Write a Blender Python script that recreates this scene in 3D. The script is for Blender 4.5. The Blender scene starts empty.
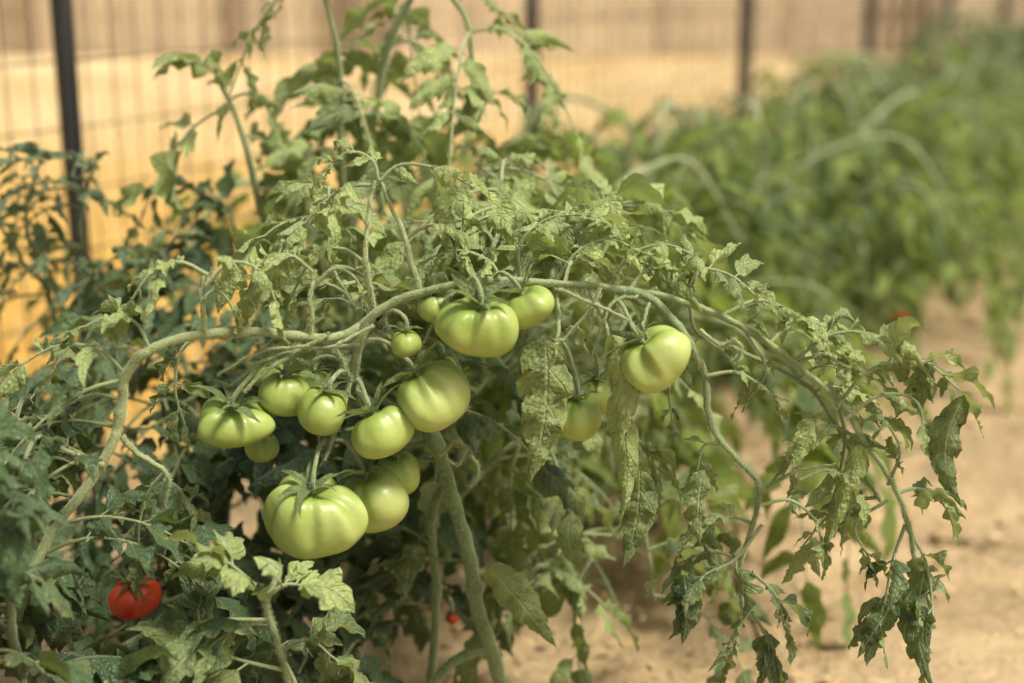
import bpy, math, random
import numpy as np
from mathutils import Vector, Matrix

SEED=11
rng=np.random.default_rng(SEED)
scene=bpy.context.scene
col=scene.collection
scene.view_settings.view_transform='Standard'
scene.view_settings.look='None'
scene.view_settings.exposure=0

# ------------------------------------------------------------ camera
CAMZ=0.8; PITCH=math.radians(15); FPX=50/36*1024
FW=np.array([0,math.cos(PITCH),-math.sin(PITCH)])
UP=np.array([0,math.sin(PITCH),math.cos(PITCH)])
C0=np.array([0,0,CAMZ])
def at(u,v,Y):
    """survey: world point seen in the photo at (u,v) standing Y metres away"""
    d=FW+np.array([1,0,0])*(u-512)/FPX-UP*(v-341.5)/FPX
    return C0+d*(Y/d[1])
def seen(p):
    q=p-C0; z=q@FW; return np.stack([512+FPX*q[...,0]/z,341.5-FPX*(q@UP)/z],-1)
cam_d=bpy.data.cameras.new("camera"); cam=bpy.data.objects.new("camera",cam_d); col.objects.link(cam)
cam.location=(0,0,CAMZ); cam.rotation_euler=(math.radians(75),0,0)
cam_d.lens=50; cam_d.sensor_width=36; cam_d.clip_start=0.05; cam_d.clip_end=400
cam_d.dof.use_dof=True
cam_d.dof.focus_distance=float(np.dot(at(400,420,1.15)-C0,FW))
cam_d.dof.aperture_fstop=2.3
scene.camera=cam

# ------------------------------------------------------------ world + sun
SUN_EL=math.radians(60); SUN_ROT=math.radians(120)
w=bpy.data.worlds.new("World"); scene.world=w; w.use_nodes=True
nt=w.node_tree; bg=nt.nodes['Background']
sky=nt.nodes.new('ShaderNodeTexSky'); sky.sky_type='NISHITA'; sky.sun_disc=False
sky.sun_elevation=SUN_EL; sky.sun_rotation=SUN_ROT; sky.dust_density=5; sky.air_density=1.0; sky.ozone_density=0.5
mx=nt.nodes.new('ShaderNodeMix'); mx.data_type='RGBA'; mx.blend_type='MULTIPLY'; mx.inputs[0].default_value=1
mx.inputs[7].default_value=(1.0,0.93,0.79,1)
nt.links.new(sky.outputs[0],mx.inputs[6]); nt.links.new(mx.outputs[2],bg.inputs[0]); bg.inputs[1].default_value=0.145
sd=bpy.data.lights.new("sun",'SUN'); so=bpy.data.objects.new("sun",sd); col.objects.link(so)
sd.energy=4.9; sd.angle=math.radians(13); sd.color=(1,0.945,0.83)
sv=Vector((math.sin(SUN_ROT)*math.cos(SUN_EL),math.cos(SUN_ROT)*math.cos(SUN_EL),math.sin(SUN_EL)))
so.rotation_euler=sv.to_track_quat('Z','Y').to_euler(); so.location=(0,-2,5)

# ------------------------------------------------------------ materials
class NT:
    def __init__(s,name):
        s.m=bpy.data.materials.new(name); s.m.use_nodes=True; s.t=s.m.node_tree; s.t.nodes.clear()
        s.out=s.n('ShaderNodeOutputMaterial')
    def n(s,t,**k):
        x=s.t.nodes.new(t)
        for a,b in k.items(): setattr(x,a,b)
        return x
    def l(s,a,b): s.t.links.new(a,b)
    def math(s,op,a,b=None,c=None,clamp=False):
        x=s.n('ShaderNodeMath',operation=op); x.use_clamp=clamp
        for i,q in enumerate((a,b,c)):
            if q is None: continue
            if isinstance(q,(int,float)): x.inputs[i].default_value=q
            else: s.l(q,x.inputs[i])
        return x.outputs[0]
    def mix(s,f,a,b,blend='MIX'):
        x=s.n('ShaderNodeMix',data_type='RGBA',blend_type=blend)
        for i,q in ((0,f),(6,a),(7,b)):
            if isinstance(q,(int,float)): x.inputs[i].default_value=q
            elif isinstance(q,tuple): x.inputs[i].default_value=(*q,1)
            else: s.l(q,x.inputs[i])
        return x.outputs[2]
    def noise(s,sc,det=3,co=None,rough=.5):
        x=s.n('ShaderNodeTexNoise'); x.inputs['Scale'].default_value=sc; x.inputs['Detail'].default_value=det
        x.inputs['Roughness'].default_value=rough
        if co is not None: s.l(co,x.inputs['Vector'])
        return x.outputs[0]
    def obj(s): return s.n('ShaderNodeTexCoord').outputs['Object']
    def range(s,v,a,b,c=0,d=1):
        x=s.n('ShaderNodeMapRange'); x.inputs[1].default_value=a;x.inputs[2].default_value=b;x.inputs[3].default_value=c;x.inputs[4].default_value=d
        s.l(v,x.inputs[0]); return x.outputs[0]
    def bump(s,h,dist,st=1):
        x=s.n('ShaderNodeBump'); x.inputs['Distance'].default_value=dist; x.inputs['Strength'].default_value=st; s.l(h,x.inputs['Height']); return x.outputs[0]
    def pbsdf(s,color,rough=.5,normal=None,spec=.5,sss=0,sheen=0):
        p=s.n('ShaderNodeBsdfPrincipled')
        if isinstance(color,tuple): p.inputs['Base Color'].default_value=(*color,1)
        else: s.l(color,p.inputs['Base Color'])
        if isinstance(rough,(int,float)): p.inputs['Roughness'].default_value=rough
        else: s.l(rough,p.inputs['Roughness'])
        p.inputs['Specular IOR Level'].default_value=spec
        if normal is not None: s.l(normal,p.inputs['Normal'])
        if sss:
            p.inputs['Subsurface Weight'].default_value=sss; p.inputs['Subsurface Radius'].default_value=(1,1,.4); p.inputs['Subsurface Scale'].default_value=.006
        if sheen:
            p.inputs['Sheen Weight'].default_value=sheen; p.inputs['Sheen Roughness'].default_value=.5; p.inputs['Sheen Tint'].default_value=(.95,1,.78,1)
        return p

def leaf_mat(name,dark,light,vein,under,trans=.3,sheen=.2):
    M=NT(name); a=M.n('ShaderNodeAttribute'); a.attribute_name='lc'
    sp=M.n('ShaderNodeSeparateXYZ'); M.l(a.outputs['Vector'],sp.inputs[0]); u,t,ti=sp.outputs
    o=M.obj(); au=M.math('ABSOLUTE',u)
    nz=M.noise(60,4,o); nz2=M.noise(9,2,o)
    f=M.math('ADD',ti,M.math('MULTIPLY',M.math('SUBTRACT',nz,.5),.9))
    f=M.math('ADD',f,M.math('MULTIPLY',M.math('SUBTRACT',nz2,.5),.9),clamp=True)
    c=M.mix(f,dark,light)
    mid=M.range(au,.02,.09,1,0)
    x=M.math('FRACT',M.math('SUBTRACT',M.math('MULTIPLY',t,8.0),M.math('MULTIPLY',au,1.6)))
    sv_=M.range(M.math('ABSOLUTE',M.math('SUBTRACT',x,.5)),.02,.13,1,0)
    ve=M.math('MAXIMUM',mid,M.math('MULTIPLY',sv_,.6))
    c=M.mix(M.math('MULTIPLY',ve,.6),c,vein)
    ed=M.math('MULTIPLY',M.range(au,.5,1.0,0,1),M.range(M.noise(14,3,o),.50,.66,0,1))
    c=M.mix(M.math('MULTIPLY',ed,.4),c,(.40,.38,.13))
    g=M.n('ShaderNodeNewGeometry')
    c2=M.mix(M.math('MULTIPLY',g.outputs['Backfacing'],.65),c,under)
    v=M.n('ShaderNodeTexVoronoi'); v.inputs['Scale'].default_value=260; M.l(o,v.inputs['Vector'])
    h=M.math('SUBTRACT',M.math('ADD',M.math('MULTIPLY',v.outputs['Distance'],-.8),M.noise(150,3,o)),M.math('MULTIPLY',ve,.9))
    bm=M.bump(h,.002,.9)
    p=M.pbsdf(c2,.48,bm,.45,sheen=sheen)
    tr=M.n('ShaderNodeBsdfTranslucent'); M.l(M.mix(.5,c2,(.42,.53,.05)),tr.inputs[0])
    ms=M.n('ShaderNodeMixShader'); ms.inputs[0].default_value=trans
    M.l(p.outputs[0],ms.inputs[1]); M.l(tr.outputs[0],ms.inputs[2]); M.l(ms.outputs[0],M.out.inputs[0])
    return M.m
def stem_mat(name,ca,cb):
    M=NT(name); o=M.obj(); a=M.n('ShaderNodeAttribute'); a.attribute_name='lc'
    sp=M.n('ShaderNodeSeparateXYZ'); M.l(a.outputs['Vector'],sp.inputs[0])
    f=M.math('ADD',M.noise(35,4,o),M.math('SUBTRACT',sp.outputs[2],.5),clamp=True)
    c=M.mix(f,ca,cb)
    c=M.mix(M.range(M.noise(420,2,o),.55,.7,0,.35),c,(.45,.48,.32))
    c=M.mix(M.range(M.noise(16,3,o),.58,.78,0,.35),c,(.20,.18,.08))
    p=M.pbsdf(c,.65,M.bump(M.noise(500,3,o),.0009,.9),.3,sheen=.7)
    M.l(p.outputs[0],M.out.inputs[0]); return M.m
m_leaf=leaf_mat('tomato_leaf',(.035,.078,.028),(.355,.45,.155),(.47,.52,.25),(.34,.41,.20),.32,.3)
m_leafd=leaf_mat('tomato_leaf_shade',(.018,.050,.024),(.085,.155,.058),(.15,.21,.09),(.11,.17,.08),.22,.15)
m_leafb=leaf_mat('tomato_leaf_row',(.045,.095,.022),(.25,.34,.07),(.28,.36,.12),(.21,.30,.10),.42,.15)
m_leaff=leaf_mat('tomato_leaf_far_row',(.032,.072,.024),(.135,.21,.06),(.17,.23,.09),(.12,.18,.07),.3,.12)
m_leafblue=leaf_mat('tomato_leaf_bluish',(.035,.08,.05),(.15,.235,.12),(.22,.29,.16),(.15,.22,.13),.25)
m_stem=stem_mat('tomato_stem',(.085,.145,.04),(.32,.375,.18))
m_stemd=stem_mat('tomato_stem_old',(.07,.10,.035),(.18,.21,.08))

def tomato_mat(name,top,body,tip):
    M=NT(name); a=M.n('ShaderNodeAttribute'); a.attribute_name='lc'
    sp=M.n('ShaderNodeSeparateXYZ'); M.l(a.outputs['Vector'],sp.inputs[0]); ph=sp.outputs[1]
    o=M.obj()
    c=M.mix(M.range(ph,.05,.48,1,0),body,top)
    c=M.mix(M.range(ph,.7,1.0,0,.6),c,tip)
    c=M.mix(M.math('MULTIPLY',M.range(M.noise(38,3,o),.4,.7,0,1),.5),c,tip)
    v=M.n('ShaderNodeTexVoronoi'); v.inputs['Scale'].default_value=420; M.l(o,v.inputs['Vector'])
    c=M.mix(M.math('MULTIPLY',M.range(v.outputs['Distance'],.0,.22,1,0),.25),c,(.56,.62,.35))
    c=M.mix(M.math('MULTIPLY',sp.outputs[0],.75),c,top)
    rr=M.range(M.noise(120,3,o),.3,.7,.30,.48)
    p=M.pbsdf(c,rr,M.bump(M.noise(55,3,o),.0016,.7),.5,sss=.2)
    M.l(p.outputs[0],M.out.inputs[0]); return M.m
m_tom=tomato_mat('green_tomato_skin',(.14,.22,.03),(.33,.425,.095),(.44,.51,.18))
m_tom2=tomato_mat('pale_tomato_skin',(.18,.265,.04),(.40,.485,.14),(.50,.56,.23))
m_tomr=tomato_mat('ripe_tomato_skin',(.50,.09,.02),(.66,.055,.02),(.65,.08,.02))

# ------------------------------------------------------------ mesh accumulator
QC={}
def gridq(n,m,wrap=False):
    k=(n,m,wrap)
    if k not in QC:
        i=np.arange(n-1)[:,None]; j=np.arange(m if wrap else m-1)[None]
        j2=(j+1)%m
        QC[k]=np.stack([(i*m+j),(i*m+j2),((i+1)*m+j2),((i+1)*m+j)],-1).reshape(-1,4)
    return QC[k]
class Acc:
    def __init__(s): s.V=[];s.Q=[];s.A=[];s.M=[];s.n=0
    def add(s,v,q,a,mi=0):
        s.V.append(v);s.Q.append(q+s.n);s.A.append(a);s.M.append(np.full(len(q),mi,np.int32));s.n+=len(v)
    def mesh(s,name,mats):
        V=np.concatenate(s.V).astype(np.float32);Q=np.concatenate(s.Q).astype(np.int32);A=np.concatenate(s.A).astype(np.float32);MI=np.concatenate(s.M)
        me=bpy.data.meshes.new(name); me.vertices.add(len(V)); me.vertices.foreach_set('co',V.ravel())
        me.loops.add(len(Q)*4); me.loops.foreach_set('vertex_index',Q.ravel())
        me.polygons.add(len(Q)); me.polygons.foreach_set('loop_start',np.arange(len(Q),dtype=np.int32)*4)
        for m in mats: me.materials.append(m)
        me.polygons.foreach_set('material_index',MI)
        me.polygons.foreach_set('use_smooth',np.ones(len(Q),bool))
        at_=me.attributes.new('lc','FLOAT_VECTOR','POINT'); at_.data.foreach_set('vector',A.ravel())
        me.update(calc_edges=True); me.validate(); return me
def nrm(v): return v/(np.linalg.norm(v,axis=-1,keepdims=True)+1e-12)
def spline(P,n):
    P=np.array(P,float)
    if len(P)==2: P=np.array([P[0],(P[0]+P[1])/2,P[1]])
    Q=np.vstack([2*P[0]-P[1],P,2*P[-1]-P[-2]]); k=len(P)-1
    t=np.linspace(0,k-1e-6,n); i=t.astype(int); f=(t-i)[:,None]
    a,b,c,d=Q[i],Q[i+1],Q[i+2],Q[i+3]
    return .5*((2*b)+(c-a)*f+(2*a-5*b+4*c-d)*f*f+(3*b-a-3*c+d)*f**3)
def frames(P):
    T=nrm(np.gradient(P,axis=0)); N=np.zeros_like(T)
    r=np.array([0,0,1.]) if abs(T[0,2])<.9 else np.array([1.,0,0])
    n=nrm(r-T[0]*np.dot(r,T[0]))
    for i in range(len(T)):
        n=n-T[i]*np.dot(n,T[i]); n=n/(np.linalg.norm(n)+1e-9); N[i]=n
    return T,N,np.cross(T,N)
def tube(A,P,r0,r1,seg=8,mi=0,tint=.5,lump=0.0,hairs=0,nodes=None):
    T,N,B=frames(P); n=len(P); th=np.linspace(0,2*np.pi,seg,endpoint=False)
    R=np.linspace(r0,r1,n)
    if lump: R=R*(1+lump*np.sin(np.linspace(0,n*.9,n)+rng.random()*6)+lump*rng.normal(size=n)*.5)
    if nodes:
        tt=np.linspace(0,1,n)
        for k in nodes: R=R*(1+.3*np.exp(-((tt-k)/.018)**2))
    ring=N[:,None]*np.cos(th)[None,:,None]+B[:,None]*np.sin(th)[None,:,None]
    Rg=R[:,None,None]*(1+ (0.08*np.cos(3*th+1))[None,:,None])
    V=P[:,None]+ring*Rg
    a=np.zeros((n,seg,3)); a[...,0]=.5; a[...,1]=np.linspace(0,1,n)[:,None]; a[...,2]=tint
    A.add(V.reshape(-1,3),gridq(n,seg,True),a.reshape(-1,3),mi)
    if hairs:
        L=np.linalg.norm(np.diff(P,axis=0),axis=1).sum(); k=int(L*hairs)
        f=rng.random(k)*(n-1.001); i=f.astype(int); fr=(f-i)[:,None]
        p=P[i]*(1-fr)+P[i+1]*fr; an=rng.random(k)*2*np.pi
        d=nrm(N[i]*np.cos(an)[:,None]+B[i]*np.sin(an)[:,None]+T[i]*rng.normal(size=(k,1))*.35)
        b=p+d*R[i][:,None]*.9; ln=(.0010+.0024*rng.random(k))[:,None]; wd=.00015
        s=nrm(np.cross(d,T[i])); e=b+d*(ln+.0004)
        V=np.stack([b-s*wd,b+s*wd,e+s*wd*.3,e-s*wd*.3],1).reshape(-1,3)
        a=np.zeros((k*4,3)); a[:,2]=1.0; a[:,0]=.5
        A.add(V,np.arange(k*4).reshape(-1,4),a,mi)
G=np.array([0,0,-1.])
def leaflet(A,p,d,N,L,W,droop=.8,nl=16,nc=5,tint=.5,mi=0,fold=.25,curl=.3,wave=.25,depth=.42,lobes=4.,twist=0.,hook=0.):
    t=np.linspace(0,1,nl)
    D=nrm(d[None]+G[None]*(droop*t**1.2)[:,None]-N[None]*(hook*t**2)[:,None]); seg=L/(nl-1)
    P=p+np.vstack([np.zeros(3),np.cumsum((D[1:]+D[:-1])/2*seg,0)])
    s0=np.cross(d,N); s0=s0/(np.linalg.norm(s0)+1e-9)
    S=nrm(s0[None]-D*(D@s0)[:,None]); NN=np.cross(S,D)
    P=P+S*(L*.07*rng.normal()*np.sin(np.pi*t))[:,None]
    tw=twist*t; S,NN=S*np.cos(tw)[:,None]+NN*np.sin(tw)[:,None],NN*np.cos(tw)[:,None]-S*np.sin(tw)[:,None]
    prof=np.sin(np.pi*np.clip(t,0,1)**.66)**.7*(1-t)**.3
    prof[0]=.04; prof[-1]=.02
    uc=np.linspace(-1,1,nc); V=np.zeros((nl,nc,3)); a=np.zeros((nl,nc,3))
    ph=rng.random(2)*.6; fq=(lobes,lobes*(.8+.4*rng.random()))
    for j,u in enumerate(uc):
        sd_=0 if u<0 else 1; au=abs(u)
        s=np.mod(t**1.15*fq[sd_]+ph[sd_],1.0)
        env=np.minimum(1,np.minimum(t/.15,(1-t)/.18))
        rnd=np.sin(np.pi*s**1.4)**.8
        tooth=1-depth*(1-rnd)*env*au**2 + .03*rng.normal(size=nl)*au*env
        w=W*.5*prof*tooth*(1+.12*(ph[sd_]-.3))
        ca=abs(curl)*1.5*au; cw=np.cos(np.clip(ca,0,1.5))*.45+.55
        fw=(.07*L*s*au**2*env*np.minimum(1,prof+.2))
        z=fold*au*w-curl*au*au*w*1.6+wave*w*au*np.sin(2*np.pi*(t*lobes*.7+ph[sd_]*3)+sd_*2)
        z=z+.05*W*rng.normal(size=nl)*(.3+.4*au)*env
        V[:,j]=P+S*(u*w*cw)[:,None]+NN*z[:,None]+D*fw[:,None]
        a[:,j,0]=u;a[:,j,1]=t;a[:,j,2]=tint
    A.add(V.reshape(-1,3),gridq(nl,nc),a.reshape(-1,3),mi)
def compound(A,path,ll,pairs=3,tint=.5,nl=14,nc=5,droop=.9,mi=0,smi=1,wf=.5,rr=.0014,curl=.3,small=True,seg=6,hairs=0,start=.3):
    n=12 if nl>8 else 6
    P=spline(path,n); T,N,B=frames(P)
    N=nrm(np.array([0,0,1.])-T*T[:,2:3]+rng.normal(size=3)*.25); B=nrm(np.cross(T,N)); N=np.cross(B,T)
    tube(A,P,rr*1.3,rr*.6,seg,smi,.45+.3*rng.random(),hairs=hairs)
    def pt(t):
        f=t*(n-1.001); i=int(f); f-=i
        return P[i]*(1-f)+P[i+1]*f,T[i],B[i],N[i]
    ts=np.linspace(start,.86,pairs)
    for k,t in enumerate(ts):
        for sg in (-1,1):
            if rng.random()<.06: continue
            p,T_,B_,N_=pt(min(.98,t+rng.normal()*.03)); ang=math.radians(58+rng.normal()*16-12*t)
            d=nrm(T_*math.cos(ang)+sg*B_*math.sin(ang)+N_*(.15+rng.normal()*.3))
            L=ll*(.62+.38*math.sin(math.pi*(.25+.6*t)))*(.65+.7*rng.random())
            pl=L*.16; q=p+d*pl
            if nl>8: tube(A,np.array([p,p+d*pl*.5,q+d*.002]),rr*.7,rr*.5,5,smi,.5)
            leaflet(A,q,d,N_,L,L*wf*(.7+.5*rng.random()),droop*(.4+1.2*rng.random()),nl,nc,tint+rng.normal()*.17,mi,
                    fold=rng.normal()*.4+.2,curl=curl*(-.7+2.4*rng.random()),wave=.25+.4*rng.random(),lobes=2.3+1.6*rng.random(),depth=.25+.25*rng.random(),twist=rng.normal()*.9,hook=max(-.3,rng.normal()*.9+.4))
    if small:
        for t in (ts[:-1]+ts[1:])/2:
            for sg in (-1,1):
                if rng.random()<.4: continue
                p,T_,B_,N_=pt(t); d=nrm(T_*.4+sg*B_+N_*rng.normal()*.3); L=ll*(.16+.18*rng.random())
                leaflet(A,p,d,N_,L,L*.6,droop*.7,max(5,nl//2),3,tint+rng.normal()*.14,mi,lobes=2,depth=.3)
    p,T_,B_,N_=P[-1],T[-1],B[-1],N[-1]
    L=ll*(1.0+.4*rng.random())
    leaflet(A,p,T_,N_,L,L*wf*1.15,droop*.8,nl+2,nc,tint+rng.normal()*.1,mi,fold=.2,curl=curl*(-.4+1.6*rng.random()),lobes=3.3,depth=.38,twist=rng.normal()*.8,hook=max(-.3,rng.normal()*.7+.4))
KEEP=[]
def keep(P,m):
    KEEP.append((seen(P),P[:,1],m))
def clash(path):
    s=seen(path)
    for k in range(1,len(path)):
        for (q,Yq,m) in KEEP:
            dd=np.hypot(q[:,0]-s[k,0],q[:,1]-s[k,1]); i=dd.argmin()
            if dd[i]<(m[i] if hasattr(m,'__len__') else m) and path[k,1]<Yq[i]+.04: return True
    return False
def rdir(az=None,upz=.3):
    a=rng.random()*2*np.pi if az is None else az
    return nrm(np.array([math.cos(a),math.sin(a),upz+rng.normal()*.25]))
def droopleaf(A,b,d,L,ll,g=.7,chk=False,upz=.3,**k):
    s=np.linspace(0,1,5)[:,None]
    for tr in range(7):
        d=nrm(np.array(d,float))
        path=b+d*L*s+G*L*g*s**2*.8+rng.normal(size=3)*L*.08*s**2
        if not chk or not clash(path): break
        d=rdir(None,upz); d[1]=abs(d[1])
    else: return
    compound(A,path,ll,**k)

def empty(name,loc,label,cat,group=None):
    e=bpy.data.objects.new(name,None); e.location=loc; e.empty_display_size=.05; col.objects.link(e)
    e['label']=label; e['category']=cat
    if group: e['group']=group
    return e
def child(name,me,par,label=None):
    o=bpy.data.objects.new(name,me); col.objects.link(o); o.parent=par
    o.matrix_parent_inverse=Matrix.Translation(par.location).inverted() if par.type=='EMPTY' else Matrix.Identity(4)
    if label: o['label']=label
    return o

# ============================================================ focal plant
ST=Acc(); FO=Acc()
Y0=1.17
def px(pts,Y=Y0):
    return [at(p[0],p[1],p[2] if len(p)>2 else Y) for p in pts]
PX=Y0/FPX
H=11000
def stem(pts,w0,w1,Y=Y0,hairs=H,tint=.55,n=None,acc=None,nodes=(.3,.62),kp=0,kf=1.0):
    P=spline(px(pts,Y),n or 12*len(pts)); P=P+np.cumsum(rng.normal(size=P.shape)*.00032,0)
    tube(acc or ST,P,w0*PX/2*.86,w1*PX/2*.86,10,0,tint,.045,hairs,nodes)
    if kp: keep(P[:int(len(P)*kf)],kp)
    return P
main=stem([(512,720,1.28),(494,655,1.26),(476,605,1.25),(468,560,1.24),(452,505,1.23),(434,445,1.22),(412,385,1.22),(385,340,1.2),(372,316)],21,14,tint=.1,kp=22)
second=stem([(445,480,1.24),(432,520,1.26),(438,600,1.28),(428,720,1.30)],10,13,tint=.05,kp=10)
side1=stem([(492,650,1.26),(465,652,1.25),(440,672,1.25),(425,710,1.26)],14,11,tint=.1,kp=14)
left=stem([(372,316),(340,334,1.15),(300,333,1.14),(250,329,1.13),(195,335,1.12),(150,350,1.11),(127,376,1.11),(121,420,1.11),(100,468,1.10),(62,520,1.09),(30,585,1.07),(10,640,1.06)],9.5,12.5,tint=.75,kp=19,kf=.78)
lstub=stem([(121,436,1.11),(140,455,1.11),(165,470,1.11),(163,500,1.12),(162,540,1.13)],8,3,tint=.65,kp=10,kf=.75)
lst2=stem([(105,465,1.10),(60,450,1.10),(0,410,1.12)],7,4,tint=.6)
arch=stem([(352,392,1.17),(356,350,1.16),(375,313,1.16),(420,291,1.16),(480,281,1.16),(550,283,1.16),(610,288,1.16),(665,299,1.155),(720,317,1.15),(765,343,1.14),(805,373,1.13),(838,405,1.13),(862,442,1.13),(888,485,1.12),(905,525,1.12),(915,560,1.12)],11.5,5.5,tint=.65,n=160,kp=15)
arch2=stem([(610,288,1.16),(650,305,1.17),(690,330,1.18),(740,352,1.18),(790,374,1.17),(822,402,1.16),(850,452,1.16),(880,500,1.16)],8,4,tint=.5,kp=8)
c1=stem([(600,287,1.16),(650,296,1.15),(683,330,1.14),(706,376,1.14),(714,428,1.14),(742,463,1.14),(766,488,1.14),(762,525,1.14),(751,572,1.14),(752,615,1.14)],10.5,5,tint=.4,kp=17)
c2=stem([(766,488,1.14),(800,470,1.13),(840,462,1.13)],5,2)
u1=stem([(420,291,1.16),(404,240,1.16),(381,182,1.17)],8,4,tint=.8,kp=11)
u2=stem([(374,313),(366,265,1.15),(370,215,1.16),(378,180,1.17)],8,4,tint=.9,kp=11)
u3=stem([(206,333,1.12),(204,300,1.12),(208,270,1.13)],6,4,tint=.75)
u4=stem([(310,333,1.14),(309,300,1.14),(313,270,1.15)],6,4,tint=.75)
u5=stem([(372,316),(350,300,1.2),(325,250,1.25),(330,190,1.32)],6,3,tint=.5)
u6=stem([(550,283,1.18),(560,240,1.24),(590,205,1.30),(640,205,1.32)],6,3,tint=.5)
u7=stem([(480,281,1.18),(500,235,1.24),(510,190,1.32),(480,160,1.4)],6,3,tint=.5)
thin1=stem([(590,287,1.16),(606,325,1.13),(612,380,1.12)],7,4,tint=.85)
thin2=stem([(555,283,1.17),(560,330,1.14),(548,370,1.12)],6,4,tint=.85)
m2=stem([(452,505,1.28),(520,440,1.35),(600,420,1.38),(660,470,1.38)],8,4,tint=.2)
m3=stem([(468,575,1.3),(540,560,1.36),(590,560,1.38),(620,620,1.36)],7,4,tint=.2)
m4=stem([(436,440,1.25),(350,450,1.35),(250,470,1.36),(180,560,1.32)],9,4,tint=.2)
m5=stem([(485,640,1.33),(400,560,1.36),(300,560,1.33),(250,640,1.28)],8,4,tint=.2)
m6=stem([(452,505,1.28),(470,400,1.4),(560,320,1.48),(620,330,1.5)],8,4,tint=.2)
m7=stem([(436,440,1.25),(330,360,1.36),(230,330,1.42),(120,380,1.4)],8,4,tint=.2)
front=stem([(300,760,1.12),(290,690,1.06),(268,615,1.04),(258,585,1.03)],8,5,tint=.4)
for q in ([(360,345,1.15),(300,350,1.14),(262,360,1.13),(230,385,1.14)],[(375,325,1.15),(340,345,1.14),(345,362,1.15),(352,378,1.16)],[(330,333,1.14),(305,345,1.13),(265,350,1.13),(222,372,1.13)],
          [(470,283,1.16),(450,300,1.15),(430,330,1.16),(410,372,1.16)],[(640,296,1.15),(615,300,1.14),(600,330,1.13),(590,372,1.14)],[(650,300,1.15),(640,330,1.12),(650,345,1.13)],
          [(700,330,1.14),(720,345,1.13),(738,340,1.12),(745,352,1.12),(738,362,1.13)],[(560,290,1.15),(590,300,1.13),(625,318,1.12),(640,332,1.12)],[(452,440,1.2),(470,455,1.17),(478,475,1.16),(470,490,1.16)],
          [(520,282,1.16),(524,300,1.15),(520,330,1.15),(530,345,1.15)],[(350,392,1.17),(340,415,1.15),(322,430,1.15),(318,450,1.15)],[(440,455,1.2),(458,440,1.18),(470,450,1.17),(462,466,1.17),(450,460,1.17)]):
    stem(q,4.5,2.5,tint=.85)

T=[(234,422,1.13,74,.62,(300,345,1.15),6,(.1,-.25),1.4),
 (284,394,1.15,50,.9,(310,350,1.16),4,(.15,0),.8),
 (323,411,1.13,52,.95,(352,380,1.17),4,(.3,-.1),.8),
 (314,384,1.17,38,.8,(352,375,1.17),5,(.1,0),.6),
 (383,431,1.125,64,.76,(356,380,1.17),5,(-.5,.1),.9),
 (433,397,1.135,72,.95,(365,340,1.16),5,(-.65,.1),1.3),
 (406,344,1.15,32,.9,(380,322,1.16),4,(0,0),.5),
 (441,371,1.17,36,.9,(400,350,1.18),4,(0,0),.5),
 (314,514,1.11,102,.78,(325,440,1.15),8,(.05,-.3),1.8),
 (374,500,1.15,72,.92,(335,440,1.15),6,(-.3,-.1),1.0),
 (398,474,1.17,50,.9,(345,430,1.16),5,(-.2,0),.6),
 (478,325,1.125,78,.74,(468,283,1.16),7,(.1,-.25),1.7),
 (528,307,1.145,56,.70,(490,283,1.16),5,(-.5,.0),.9),
 (434,307,1.165,36,.85,(450,286,1.17),5,(0,0),.6),
 (655,357,1.12,72,.82,(615,300,1.15),6,(-.75,-.2),1.8),
 (577,418,1.15,48,.95,(560,340,1.15),5,(0,0),.7),
 (594,397,1.18,36,1.1,(585,340,1.17),5,(.1,0),.7),
 (262,447,1.19,36,.85,(290,400,1.18),5,(0,0),.5),
 (268,374,1.18,36,.85,(290,345,1.16),5,(0,0),.5)]
KEEP.append((np.array([[t[0],t[1]] for t in T],float),np.array([t[2] for t in T]),np.array([t[3]/2+22 for t in T])))
KEEP.append((np.array([[132,598.],[452,618.]]),np.array([1.17,1.27]),np.array([50,18])))

def L_(pts,ll,pairs=3,Y=Y0,tint=.6,droop=1.15,wf=.52,curl=.6,mi=0,start=.3):
    compound(FO,px(pts,Y),ll*1.04*PX,pairs,tint,20,5,droop,mi,1 if mi!=2 else 3,wf,.0014*(1.2 if ll>60 else 1),curl,True,6,2500,start)
# crown shoots
L_([(380,185),(345,188),(312,215),(292,245)],42,4,tint=.95)
L_([(380,182),(400,165),(435,168),(470,185)],38,3,tint=.95)
L_([(378,180),(372,160),(350,152),(325,170)],32,3,tint=1)
L_([(404,240),(430,225),(455,235),(470,262)],38,3,tint=.9)
L_([(368,265),(340,248),(310,262),(290,300)],38,3,tint=.95)
L_([(208,275),(180,262),(150,275),(132,300)],40,3,1.12,tint=.85)
L_([(206,285),(232,262),(262,272),(275,300)],34,3,1.12,tint=.9)
L_([(204,300),(215,290),(228,300),(236,318)],18,2,1.12,tint=.9)
L_([(313,272),(290,255),(262,262),(248,290)],34,3,1.14,tint=.9)
L_([(311,290),(335,268),(358,282),(362,310)],24,3,1.17,tint=.9)
L_([(127,376),(100,350),(60,345),(20,365)],52,3,1.12,tint=.6)
L_([(150,350),(135,322),(105,318),(70,335)],40,3,1.12,tint=.7)
L_([(122,400),(90,395),(55,420),(40,470)],52,3,1.14,tint=.4)
L_([(163,480),(180,490),(190,520),(192,560)],42,3,1.14,tint=.35)
L_([(165,472),(150,490),(140,520),(138,560)],34,3,1.15,tint=.3)
L_([(195,335),(180,355),(175,390),(185,425)],34,3,1.17,tint=.5)
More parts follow.
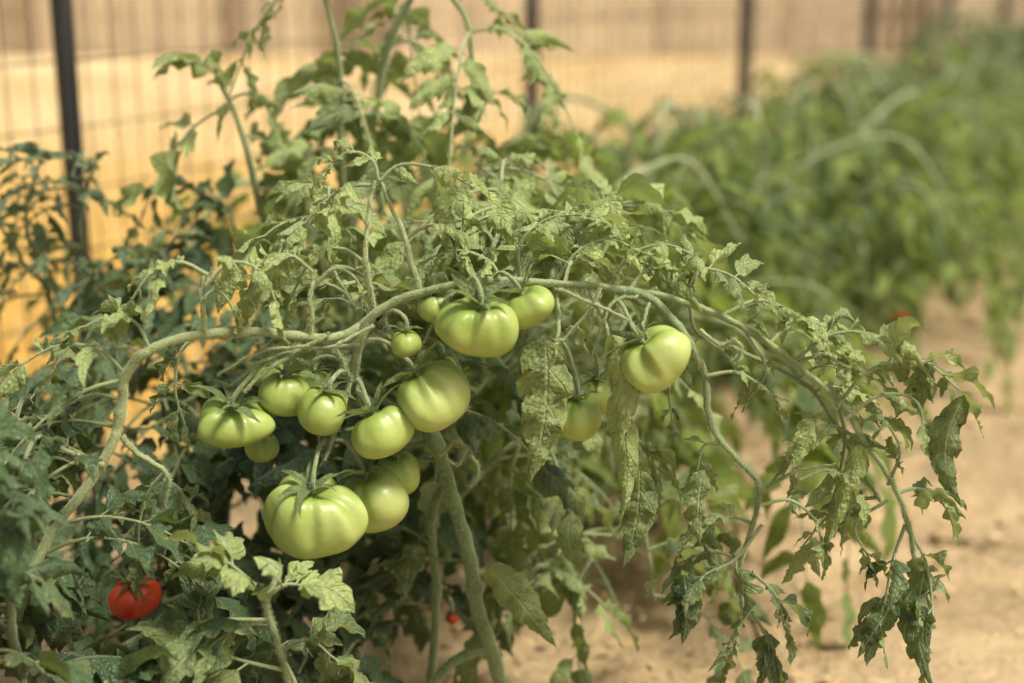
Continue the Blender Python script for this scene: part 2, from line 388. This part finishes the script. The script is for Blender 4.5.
# along the arch
L_([(480,281),(455,255),(470,225),(500,215)],42,3,1.2,tint=1)
L_([(500,281),(490,262),(460,250),(430,258)],30,3,1.17,tint=.95)
L_([(520,282),(520,245),(550,218),(590,215)],46,3,1.19,tint=1)
L_([(555,283),(580,250),(615,240),(650,262)],42,3,1.18,tint=1)
L_([(610,288),(630,255),(670,245),(712,268)],42,3,1.17,tint=.95)
L_([(665,299),(690,270),(730,275),(765,305)],40,4,1.16,tint=.9)
L_([(690,305),(695,330),(720,350),(742,372)],22,3,1.16,tint=1)
L_([(720,317),(760,300),(800,318),(835,342)],38,4,1.15,tint=.8)
L_([(745,330),(765,365),(758,388),(745,400)],22,3,1.15,tint=1)
L_([(790,365),(830,335),(875,335),(925,362)],46,4,1.13,tint=.65)
L_([(838,405),(870,370),(920,360),(962,392)],50,4,1.12,tint=.55)
L_([(845,420),(880,395),(915,400),(925,430)],38,3,1.12,tint=.5)
L_([(862,442),(830,425),(800,440),(792,470)],34,3,1.15,tint=.9)
L_([(840,410),(845,440),(838,480),(830,510)],40,3,1.15,tint=.95)
L_([(888,485),(900,450),(885,420)],28,2,1.12,tint=.5)
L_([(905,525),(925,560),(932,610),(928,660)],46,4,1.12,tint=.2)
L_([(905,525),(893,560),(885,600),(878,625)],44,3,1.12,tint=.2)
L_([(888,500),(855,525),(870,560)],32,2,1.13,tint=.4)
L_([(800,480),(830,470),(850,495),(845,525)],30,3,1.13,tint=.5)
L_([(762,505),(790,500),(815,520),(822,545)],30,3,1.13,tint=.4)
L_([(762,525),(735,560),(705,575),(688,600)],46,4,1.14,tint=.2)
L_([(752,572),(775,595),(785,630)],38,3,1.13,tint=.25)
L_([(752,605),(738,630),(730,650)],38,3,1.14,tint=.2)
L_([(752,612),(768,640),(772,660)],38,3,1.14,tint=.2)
L_([(725,445),(705,445),(698,465),(696,490)],36,3,1.16,tint=.4)
L_([(706,376),(735,372),(760,385),(775,400)],24,3,1.14,tint=.95)
L_([(690,345),(672,345),(668,385),(672,420)],28,3,1.2,tint=.6)
def big(b,t,W,tint,Y,curl=.25,lob=5):
    p,q=at(*b,Y),at(*t,Y-.01); d=q-p; L=np.linalg.norm(d); d/=L
    N=nrm(np.array([rng.normal()*.3,-1,.25])); N=nrm(N-d*np.dot(N,d))
    leaflet(FO,p,d,N,L,W*PX,.15,44,9,tint,0,fold=-.1,curl=curl,wave=.35,depth=.24,lobes=lob,twist=rng.normal()*.35)
big((546,340),(530,482),66,.65,1.12)
big((612,335),(620,450),42,.95,1.115,.5,4)
big((614,395),(622,520),38,.85,1.12,.5,4)
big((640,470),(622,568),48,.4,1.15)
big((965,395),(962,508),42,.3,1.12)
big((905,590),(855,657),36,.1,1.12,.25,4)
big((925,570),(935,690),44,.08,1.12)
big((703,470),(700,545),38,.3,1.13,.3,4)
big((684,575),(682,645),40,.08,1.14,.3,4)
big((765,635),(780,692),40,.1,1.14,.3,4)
big((812,420),(790,470),28,.9,1.12,.3,3)
big((860,445),(825,545),34,.95,1.125,.5,4)
big((488,566),(560,645),50,.6,1.22)
big((418,545),(405,600),44,.3,1.26,.3,4)
L_([(600,287),(590,310),(572,330),(560,345)],22,3,1.13,tint=.95)
L_([(630,430),(645,450),(655,475)],42,3,1.2,tint=.5)
L_([(590,560),(575,590),(575,630),(580,670)],60,3,1.32,tint=.45)
L_([(520,440),(510,480),(512,530)],60,3,1.33,tint=.45)
def Lb(pts,ll,pairs=3,Y=1.04,tint=.6):
    compound(FO,px(pts,Y),ll*PX,pairs,tint,20,7,.5,0,1,.75,.0016,.15,False,6,1500,.45)
Lb([(258,588),(240,572),(228,562)],54,2,tint=.85)
Lb([(262,600),(285,585),(300,585)],54,2,tint=.8)
Lb([(270,620),(220,620),(190,625)],74,2,1.06,tint=.3)
Lb([(280,650),(310,640),(335,660)],60,2,1.07,tint=.4)
Lb([(283,670),(240,660),(215,650)],74,2,1.05,tint=.3)
def fill(P,n,ll,mi,tint,a=0.0,b=1.0,L=.12,upz=.3,nl=12,acc=None,droop=1.1,pairs=3,wf=.52,g=.85,nc=5,chk=True):
    A=acc or FO
    for k in range(n):
        t=a+(b-a)*(k+rng.random())/n; i=int(t*(len(P)-1.01))
        droopleaf(A,P[i],rdir(None,upz),L*(.7+.6*rng.random()),ll*(.75+.55*rng.random()),g,chk,upz,pairs=pairs,tint=tint+rng.normal()*.18,nl=nl,nc=nc,droop=droop,mi=mi,smi=1 if mi==0 else 3,wf=wf,curl=.5)
for P,n in ((m2,5),(m3,5),(m6,8)): fill(P,n,.050,0,.40,.15)
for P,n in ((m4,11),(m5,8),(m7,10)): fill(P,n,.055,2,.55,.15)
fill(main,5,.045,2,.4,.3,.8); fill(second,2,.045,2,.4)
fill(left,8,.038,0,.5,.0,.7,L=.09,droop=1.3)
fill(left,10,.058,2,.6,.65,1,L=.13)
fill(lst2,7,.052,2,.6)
fill(arch,9,.034,0,.9,.15,.9,L=.06,nl=14,droop=1.5,upz=.9,wf=.5)
fill(arch2,4,.032,0,.8,.2,1,L=.06,nl=14,droop=1.4)
fill(c1,4,.034,0,.4,.4,1,L=.06,nl=14,droop=1.2)
for P in (u5,u6,u7): fill(P,9,.050,0,.95,.15,1,L=.09,wf=.52)
fill(front,6,.045,2,.7,.0,.7,L=.08)
for (a,b,c) in [((600,420,1.38),(620,330,1.42),(650,300,1.45)),((520,440,1.35),(500,360,1.42),(430,300,1.45)),((350,450,1.35),(300,380,1.4),(250,290,1.48)),
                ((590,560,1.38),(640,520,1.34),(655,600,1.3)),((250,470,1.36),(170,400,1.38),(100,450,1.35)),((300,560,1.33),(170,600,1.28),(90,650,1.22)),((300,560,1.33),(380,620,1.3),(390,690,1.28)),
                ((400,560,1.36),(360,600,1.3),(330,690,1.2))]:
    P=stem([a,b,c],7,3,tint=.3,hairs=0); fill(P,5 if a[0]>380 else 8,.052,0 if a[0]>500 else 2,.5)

fp=empty('tomato_plant',(float(at(500,760,1.30)[0]),1.30,0.0),'sprawling tomato plant with arching fuzzy stems and green fruit','tomato plant')
child('stem',ST.mesh('stem',[m_stem]),fp)
child('foliage',FO.mesh('foliage',[m_leaf,m_stem,m_leafd,m_stemd]),fp)

def tomato(u,v,Y,wp,ratio,att,mat,par,ribs=6,tilt=(0,-.15),deep=1.0,label=None):
    R=wp/2*Y/FPX*1.03; c=at(u,v,Y); n,m=40,96
    ax=nrm(np.array([tilt[0],tilt[1],1.0]))
    phi=np.linspace(0.0001,np.pi-.0001,n); th=np.linspace(0,2*np.pi,m,endpoint=False)
    ga=np.sort((np.arange(ribs)+rng.normal(size=ribs)*.3)*2*np.pi/ribs); gd=.25+1.1*rng.random(ribs)
    dth=np.abs((th[:,None]-ga[None]+np.pi)%(2*np.pi)-np.pi)
    groove=(gd*np.exp(-(dth/.21)**2)).sum(1)
    wob=(.06*np.sin(2*th+rng.random()*6)+.045*np.sin(3*th+rng.random()*6)+.025*np.sin(5*th+rng.random()*6))*min(1.5,.4+deep*.7)
    wt=np.sin(phi)**.6*np.exp(-((phi-.8)/(.75+.15*deep))**2)
    rad=1+wob[None]*np.sin(phi)[:,None]-.13*deep*groove[None]*wt[:,None]
    x=np.sin(phi)[:,None]**.88*np.cos(th)*rad; y=np.sin(phi)[:,None]**.88*np.sin(th)*rad
    z=np.sign(np.cos(phi))*np.abs(np.cos(phi))**.95
    z=(z*ratio*1.02-.22*np.exp(-(phi/.40)**2)*(.6+.4*deep)+.03*np.exp(-((np.pi-phi)/.3)**2))[:,None]*np.ones((1,m))
    z=z-.04*deep*groove[None]*np.exp(-((phi-.6)/.4)**2)[:,None]
    z=z+.11*min(deep,1.2)*np.sin(th+rng.random()*6)[None]*np.sin(phi)[:,None]*np.cos(phi)[:,None]
    loc=np.stack([x,y,z],-1)*R
    q=Vector(ax).to_track_quat('Z','Y'); q=q@Matrix.Rotation(rng.random()*6.28,4,'Z').to_quaternion(); Mx=np.array(q.to_matrix())
    Vw=loc.reshape(-1,3)@Mx.T
    a=np.zeros((n,m,3)); a[...,0]=(groove*.6)[None]*wt[:,None]; a[...,1]=(phi/np.pi)[:,None]; a[...,2]=.5
    A=Acc(); A.add(Vw,gridq(n,m,True),a.reshape(-1,3))
    o=bpy.data.objects.new('tomato',A.mesh('tomato',[mat])); col.objects.link(o); o.parent=par
    o.matrix_parent_inverse=Matrix.Translation(par.location).inverted(); o.location=c
    if label: o['label']=label
    top=c+ax*R*(ratio*1.02-.2)
    K=Acc()
    e1=nrm(np.cross(ax,np.array([.3,.9,.1]))); e2=np.cross(ax,e1); k=6; a0=rng.random()*6
    for i in range(k):
        an=a0+i*2*np.pi/k+rng.normal()*.12; d=e1*math.cos(an)+e2*math.sin(an)
        L=min(.036,R*1.2)*(.8+.5*rng.random())
        leaflet(K,top+ax*.001+d*.001-c,nrm(d+ax*(.5+.7*rng.random())),ax,L,L*.26,.6+.6*rng.random(),14,3,.3,0,fold=.2,curl=-.1,wave=.1,depth=.05,lobes=2,twist=rng.normal()*.8)
    oc=bpy.data.objects.new('calyx',K.mesh('calyx',[m_leaf,m_stem])); col.objects.link(oc); oc.parent=o
    S=Acc(); q1=at(*att); mid=(top+ax*.018+q1)/2+np.array([0,0,.006])
    P=spline([top-ax*.002-c,top+ax*.012-c,mid-c,q1-c],14); tube(S,P,.0019,.0015,8,0,.5,.02,3000,(.4,))
    os_=bpy.data.objects.new('stalk',S.mesh('stalk',[m_stem])); col.objects.link(os_); os_.parent=o
    return o
truss=[[(356,350),(350,385,1.16),(342,415,1.15),(330,440,1.15),(322,462,1.14)],[(356,352),(330,350,1.155),(300,347,1.14),(262,372,1.13),(240,395,1.12)],
       [(375,330),(400,345,1.16),(420,362,1.15)],[(356,380,1.17),(362,400,1.15),(370,410,1.14)]]
TR=Acc()
for t in truss: stem(t,6,4,acc=TR,tint=.75)
child('fruit_truss',TR.mesh('fruit_truss',[m_stem]),fp)
for i,t in enumerate(T):
    tomato(t[0],t[1],t[2],t[3],t[4],t[5],m_tom2 if i in (8,9,14,5) else m_tom,fp,t[6],t[7],t[8])
tomato(134,597,1.20,56,.64,(150,555,1.23),m_tomr,fp,5,(0,-.2),.5,'ripe red tomato low in the shade')
tomato(452,618,1.33,14,.9,(440,590,1.34),m_tomr,fp,5,(0,-.2),.5,'small ripe red tomato low in the shade')

# ============================================================ neighbouring plants
def nplant(name,base,stems,label,mats,ll,per,tint,L=.16,nl=10,pairs=4,wf=.45,r=.006,upz=.35,g=.9):
    S=Acc();F=Acc()
    e=empty(name,tuple(base),label,'tomato plant')
    for s in stems:
        P=spline([np.array(base)]+[at(*q) for q in s],30); P=P+np.cumsum(rng.normal(size=P.shape)*.0008,0)-0
        tube(S,P,r,r*.4,8,0,.4,.03,0,(.4,.7))
        fill(P,per,ll,0,tint,.25,1,L=L,nl=nl,acc=F,pairs=pairs,wf=wf,upz=upz,g=g)
        compound(F,[P[-1],P[-1]+(P[-1]-P[-3]),P[-1]+(P[-1]-P[-3])*1.5+rdir()*.03],ll,pairs,tint,nl,5,1.,0,1,wf)
    child('stem',S.mesh('stem',[mats[1]]),e); child('foliage',F.mesh('foliage',mats),e)
    return e
KEEP.append((np.stack([np.linspace(59,70,8),np.linspace(0,125,8)],1),np.full(8,2.2),22))
nplant('tomato_plant',(-.2,1.66,0),[[(345,300,1.60),(338,160,1.56),(336,70,1.54),(315,-25,1.52)],[(340,330,1.60),(362,190,1.60),(385,60,1.58),(425,-15,1.56),(462,15,1.54),(472,70,1.53)],
      [(330,350,1.60),(275,260,1.55),(240,150,1.52),(215,85,1.54)],[(400,350,1.65),(450,250,1.6),(480,170,1.6)]],
      'tall upright tomato plant with drooping pale leaves',[m_leaf,m_stem],.056,9,.82,L=.12,wf=.44,g=1.6,pairs=4,nl=16)
nplant('tomato_plant',(-.52,1.6,0),[[(95,320,1.58),(75,240,1.56),(85,180,1.54)],[(60,330,1.58),(20,260,1.56),(-20,190,1.54)],[(110,350,1.56),(150,280,1.54),(180,240,1.52)],[(70,330,1.58),(30,230,1.55),(40,170,1.54)]],
      'bluish green tomato plant climbing at a dark fence post',[m_leafblue,m_stemd],.032,6,.6,L=.13,pairs=5,wf=.38,r=.004)
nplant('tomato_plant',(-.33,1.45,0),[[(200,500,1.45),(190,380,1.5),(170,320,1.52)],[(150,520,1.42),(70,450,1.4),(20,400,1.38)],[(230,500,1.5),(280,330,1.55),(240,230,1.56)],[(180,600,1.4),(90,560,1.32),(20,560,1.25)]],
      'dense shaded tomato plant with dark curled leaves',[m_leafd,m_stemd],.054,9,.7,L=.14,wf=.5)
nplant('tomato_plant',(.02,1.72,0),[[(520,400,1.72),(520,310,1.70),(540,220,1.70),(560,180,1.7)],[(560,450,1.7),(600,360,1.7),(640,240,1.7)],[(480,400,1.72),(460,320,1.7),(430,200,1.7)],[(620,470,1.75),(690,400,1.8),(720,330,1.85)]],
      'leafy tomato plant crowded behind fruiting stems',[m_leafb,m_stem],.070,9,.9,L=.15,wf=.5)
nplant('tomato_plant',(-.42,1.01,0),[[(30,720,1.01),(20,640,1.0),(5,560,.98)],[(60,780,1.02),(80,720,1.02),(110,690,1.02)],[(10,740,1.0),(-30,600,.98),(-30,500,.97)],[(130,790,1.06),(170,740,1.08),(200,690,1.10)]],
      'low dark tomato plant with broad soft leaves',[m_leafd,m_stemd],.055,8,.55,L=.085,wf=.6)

# ============================================================ row of plants
DIR=np.array([math.sin(math.radians(29)),math.cos(math.radians(29)),0])
PER=np.array([DIR[1],-DIR[0],0])
def bush(seed,hgt=.49,rad=.45):
    S=Acc();F=Acc()
    for k in range(12):
        a=k*2*np.pi/12+rng.random()*.5; rr=rad*(.3+.7*rng.random()) if k else .05
        top=np.array([math.cos(a)*rr,math.sin(a)*rr,hgt*(.55+.55*rng.random())])
        P=spline([np.zeros(3)+rng.normal(size=3)*[.02,.02,0],top*[.35,.35,.75],top,top+np.array([math.cos(a)*.12,math.sin(a)*.12,-.14])],22)
        tube(S,P,.008,.003,6,0,.65,.03)
        for j in range(9):
            t=.10+.90*(j+rng.random())/9; i=int(t*20)
            droopleaf(F,P[i],rdir(a+rng.normal()*1.2,.1),.13+.09*rng.random(),.072,1.4,pairs=4,tint=.5+rng.normal()*.4,nl=8,nc=3,droop=1.4,mi=0,wf=.44,small=False,seg=4)
    return S.mesh('stem',[m_stem]),F.mesh('foliage',[m_leafb,m_stemd])
B=[bush(i) for i in range(4)]
BF=[]
for s_,f_ in B:
    f2=f_.copy(); f2.name='foliage'; f2.materials[0]=m_leaff; BF.append((s_,f2))
k=0
rowp=[]
for s in np.arange(-.55,17,.42):
    p=np.array([.25,2.53,0])+DIR*s+PER*rng.normal()*.05
    e=empty('tomato_plant',(p[0],p[1],0),'bushy green tomato plant growing in a field row','tomato plant','tomato plants in the field row')
    e.rotation_euler=(0,0,rng.random()*6.28); sc=.90+.24*rng.random()
    if s<0: sc*=.9
    e.scale=(sc,sc,sc*1.0)
    for nm,me in zip(('stem','foliage'),(BF if (s>3.2 or rng.random()<.12) else B)[k%4]):
        o=bpy.data.objects.new(nm,me); col.objects.link(o); o.parent=e
    rowp.append(e); k+=1
for (u,v,Y,wp) in ((903,316,2.72,15),):
    c=at(u,v,Y); hold=min(rowp,key=lambda e:(e.location.x-c[0])**2+(e.location.y-c[1])**2)
    hold['label']='bushy green tomato plant with a ripe red fruit hanging low'
    bpy.context.view_layer.update()
    o=tomato(u,v,Y,wp,.85,(u-30,v-30,Y+.05),m_tomr,hold,5,(0,0),.5,'small ripe red tomato')
    o.matrix_parent_inverse=hold.matrix_world.inverted()

# ============================================================ wire fence
M=NT('fence_post_paint'); o=M.obj(); p=M.pbsdf(M.mix(M.noise(30,3,o),(.012,.016,.02),(.03,.032,.034)),.5,M.bump(M.noise(90,2,o),.001,.4)); M.l(p.outputs[0],M.out.inputs[0]); m_post=M.m
M=NT('galvanised_wire'); p=M.pbsdf((.10,.095,.09),.5); p.inputs['Metallic'].default_value=.4; M.l(p.outputs[0],M.out.inputs[0]); m_wire=M.m
F0=np.array([-.682,2.2,0]); SP=1.501
fe=empty('wire_fence',tuple(F0),'galvanised wire mesh fence on dark metal posts','fence')
def post_mesh():
    A=Acc(); P=np.array([[0,0,-.1],[0,0,.5],[0,0,1.2],[0,0,1.9],[0,0,1.91]])
    tube(A,P,.013,.013,14,0)
    tube(A,np.array([[0,0,1.905],[0,0,1.92],[0,0,1.93]]),.015,.006,14,0)
    for z in np.arange(.1,1.9,.12):
        tube(A,spline([[-.013,-.004,z],[0,-.0165,z+.003],[.013,-.004,z]],8),.0015,.0015,5,0)
    for s in (1,-1):
        tube(A,np.array([[0.012*s,.006,-.1],[.016*s,.008,.8],[.012*s,.006,1.9]]),.004,.004,6,0)
    return A.mesh('post',[m_post])
pm=post_mesh()
for i in range(-1,12):
    p=F0+DIR*SP*i; o=child('post',pm,fe); o.location=p; o.rotation_euler=(0,0,-math.radians(29)); sc=1 if i<2 else 1.25; o.scale=(sc,sc,1)
A=Acc()
s0,s1=-SP*1.2,SP*11
for z in np.arange(.05,1.6,.1):
    a=F0+DIR*s0+[0,0,z]-PER*.018; b=F0+DIR*s1+[0,0,z]-PER*.018
    tube(A,np.linspace(a,b,40)+rng.normal(size=(40,3))*.0012,.0016,.0016,4,0)
for s in np.arange(s0,s1,.055 ):
    if s>6 and int(s/.055)%2: continue
    a=F0+DIR*s-PER*.0212; tube(A,np.array([a+[0,0,.03],a+[0,0,.8],a+[0,0,1.56]])+rng.normal(size=(3,3))*.001,.0014,.0014,4,0)
child('wire_mesh',A.mesh('wire_mesh',[m_wire]),fe)

# ============================================================ board fence far away
M=NT('weathered_boards'); o=M.obj(); a=M.n('ShaderNodeAttribute'); a.attribute_name='lc'; sp=M.n('ShaderNodeSeparateXYZ'); M.l(a.outputs['Vector'],sp.inputs[0])
mp=M.n('ShaderNodeMapping'); mp.inputs['Scale'].default_value=(9,9,.8); M.l(o,mp.inputs[0])
c=M.mix(sp.outputs[2],(.24,.185,.13),(.70,.58,.42)); c=M.mix(M.math('MULTIPLY',M.noise(2,5,mp.outputs[0]),.4),c,(.36,.28,.20))
c=M.mix(M.range(M.noise(.7,3,o),.5,.68,0,.45),c,(.24,.19,.15))
p=M.pbsdf(c,.85,None,.2); M.l(p.outputs[0],M.out.inputs[0]); m_board=M.m
def boxq(A,c,s,tint):
    v=np.array([[x,y,z] for x in(-1,1) for y in(-1,1) for z in(-1,1)],float)*np.array(s)/2+c
    q=np.array([[0,1,3,2],[4,6,7,5],[0,4,5,1],[2,3,7,6],[0,2,6,4],[1,5,7,3]])
    at_=np.zeros((8,3)); at_[:,2]=tint; A.add(v,q,at_)
A=Acc(); x=-14.
while x<26:
    wd=.10+.03*rng.random(); boxq(A,[x,12.5+rng.normal()*.004,1.0+rng.normal()*.02],[wd,.02,2.0],np.clip(.8-.012*max(0,x)*3+rng.normal()*.25,0,1)); x+=wd+.015
    if rng.random()<.07: boxq(A,[x-.02,12.42,1.0],[.07,.09,2.1],.1)
for z in (.35,1.6): boxq(A,[6,12.56,z],[40,.05,.09],.2)
me=A.mesh('board_fence',[m_board]); me.polygons.foreach_set('use_smooth',np.zeros(len(me.polygons),bool))
o=bpy.data.objects.new('board_fence',me); col.objects.link(o); o['label']='long weathered tan board fence beyond dry field'; o['category']='fence'

# ============================================================ ground
M=NT('ground_soil'); o=M.obj(); sp=M.n('ShaderNodeSeparateXYZ'); M.l(o,sp.inputs[0])
soil=M.mix(M.range(M.noise(7,6,o,.65),.3,.7,0,1),(.32,.23,.125),(.55,.415,.245))
soil=M.mix(M.range(M.noise(90,4,o),.5,.75,0,.45),soil,(.63,.51,.33))
soil=M.mix(M.range(M.noise(45,4,o),.3,.42,.4,0),soil,(.22,.155,.08))
straw=M.mix(M.range(M.noise(1.6,4,o,.6),.35,.65,0,1),(.54,.29,.045),(.72,.47,.13))
straw=M.mix(M.range(M.noise(40,4,o),.4,.7,0,.4),straw,(.72,.52,.19))
far=M.mix(M.range(M.noise(.7,4,o),.35,.65,0,1),(.76,.61,.36),(.58,.42,.20))
d=M.math('ADD',M.math('MULTIPLY',M.math('SUBTRACT',sp.outputs[0],float(F0[0])),float(-PER[0])),M.math('MULTIPLY',M.math('SUBTRACT',sp.outputs[1],float(F0[1])),float(-PER[1])))
d=M.math('ADD',d,M.math('MULTIPLY',M.math('SUBTRACT',M.noise(2.5,3,o),.5),.5))
c=M.mix(M.range(d,-.25,.15,0,1),soil,straw)
c=M.mix(M.range(sp.outputs[1],4.0,8,0,1),c,far)
h=M.math('ADD',M.noise(30,6,o,.7),M.math('MULTIPLY',M.noise(6,3,o),2))
p=M.pbsdf(c,.95,M.bump(h,.025,.8),.1); M.l(p.outputs[0],M.out.inputs[0]); m_ground=M.m
A=Acc()
def warp(n,lo,hi,c,k=2.6):
    s=np.linspace(-1,1,n); s=np.sign(s)*np.abs(s)**k
    return np.where(s<0,c+s*(c-lo),c+s*(hi-c))
gx=warp(150,-150,150,.3,3.4); gy=warp(150,-100,200,1.9,3.4)
XX,YY=np.meshgrid(gx,gy,indexing='ij')
near=np.exp(-((XX-.3)**2+(YY-2)**2)/16)
ZZ=near*(.012*np.sin(XX*7+YY*3)+.01*np.sin(YY*11-XX*5)+.008*rng.normal(size=XX.shape))
V=np.stack([XX,YY,ZZ],-1).reshape(-1,3)
A.add(V,gridq(150,150),np.zeros((len(V),3)))
me=A.mesh('ground',[m_ground])
g=bpy.data.objects.new('ground',me); col.objects.link(g); g['kind']='structure'

M=NT('dry_straw'); a=M.n('ShaderNodeAttribute'); a.attribute_name='lc'; sp=M.n('ShaderNodeSeparateXYZ'); M.l(a.outputs['Vector'],sp.inputs[0])
p=M.pbsdf(M.mix(sp.outputs[2],(.38,.23,.07),(.70,.53,.26)),.7,None,.3); M.l(p.outputs[0],M.out.inputs[0]); m_straw=M.m
A=Acc()
for i in range(3600):
    Yy=1.1+rng.random()**1.5*5; X=rng.uniform(-.5,1.0)*Yy*.5
    L=.008+.030*rng.random()**2; an=rng.random()*np.pi; d=np.array([math.cos(an),math.sin(an),rng.normal()*.12])*L/2
    c=np.array([X,Yy,.012+.01*rng.random()]); s=np.array([-math.sin(an),math.cos(an),0])*(.0007+.0010*rng.random())
    v=np.array([c-d-s,c-d+s,c+s+[0,0,.002],c-s+[0,0,.002],c+d+s,c+d-s])
    t=np.zeros((6,3)); t[:,2]=rng.random(); A.add(v,np.array([[0,1,2,3],[3,2,4,5]]),t)
o=bpy.data.objects.new('straw_litter',A.mesh('straw_litter',[m_straw])); col.objects.link(o); o['kind']='stuff'; o['label']='scattered dry straw bits on sandy soil'; o['category']='straw'
M=NT('soil_clod'); a=M.n('ShaderNodeAttribute'); a.attribute_name='lc'; sp=M.n('ShaderNodeSeparateXYZ'); M.l(a.outputs['Vector'],sp.inputs[0])
p=M.pbsdf(M.mix(sp.outputs[2],(.26,.175,.09),(.56,.43,.26)),.95,None,.1); M.l(p.outputs[0],M.out.inputs[0]); m_clod=M.m
A=Acc(); ph=np.linspace(0.001,np.pi-.001,5); th=np.linspace(0,2*np.pi,7,endpoint=False)
sph=np.stack([np.sin(ph)[:,None]*np.cos(th),np.sin(ph)[:,None]*np.sin(th),np.cos(ph)[:,None]*np.ones(7)],-1).reshape(-1,3)
for i in range(2600):
    Yy=1.1+rng.random()**1.5*4; X=rng.uniform(-.5,1.0)*Yy*.5; r=.0015+.009*rng.random()**4
    v=sph*(1+.25*rng.normal(size=(35,1)))*r*[1,.8,.6]+[X,Yy,.008]
    t=np.zeros((35,3)); t[:,2]=rng.random(); A.add(v,gridq(5,7,True),t)
o=bpy.data.objects.new('soil_clods',A.mesh('soil_clods',[m_clod])); col.objects.link(o); o['kind']='stuff'; o['label']='small soil clods and grit on sandy ground'; o['category']='soil'
A=Acc()
for i in range(14000):
    s=rng.uniform(-3,14); q=.25+rng.random()**1.3*6; c=F0+DIR*s-PER*q
    if c[1]>12: continue
    hh=.03+.07*rng.random(); an=rng.random()*6.28; b=np.array([math.cos(an),math.sin(an),0])*.004; ln=rng.normal(size=3)*[.4,.4,0]*hh
    v=np.array([c-b,c+b,c+b*.6+[0,0,hh*.6]+ln*.4,c-b*.6+[0,0,hh*.6]+ln*.4,c+b*.1+[0,0,hh]+ln,c-b*.1+[0,0,hh]+ln])
    t=np.zeros((6,3)); t[:,2]=rng.random(); A.add(v,np.array([[0,1,2,3],[3,2,4,5]]),t)
o=bpy.data.objects.new('dry_grass',A.mesh('dry_grass',[m_straw])); col.objects.link(o); o['kind']='stuff'; o['label']='short golden dry grass beyond the wire fence'; o['category']='grass'
print('verts',ST.n,FO.n)
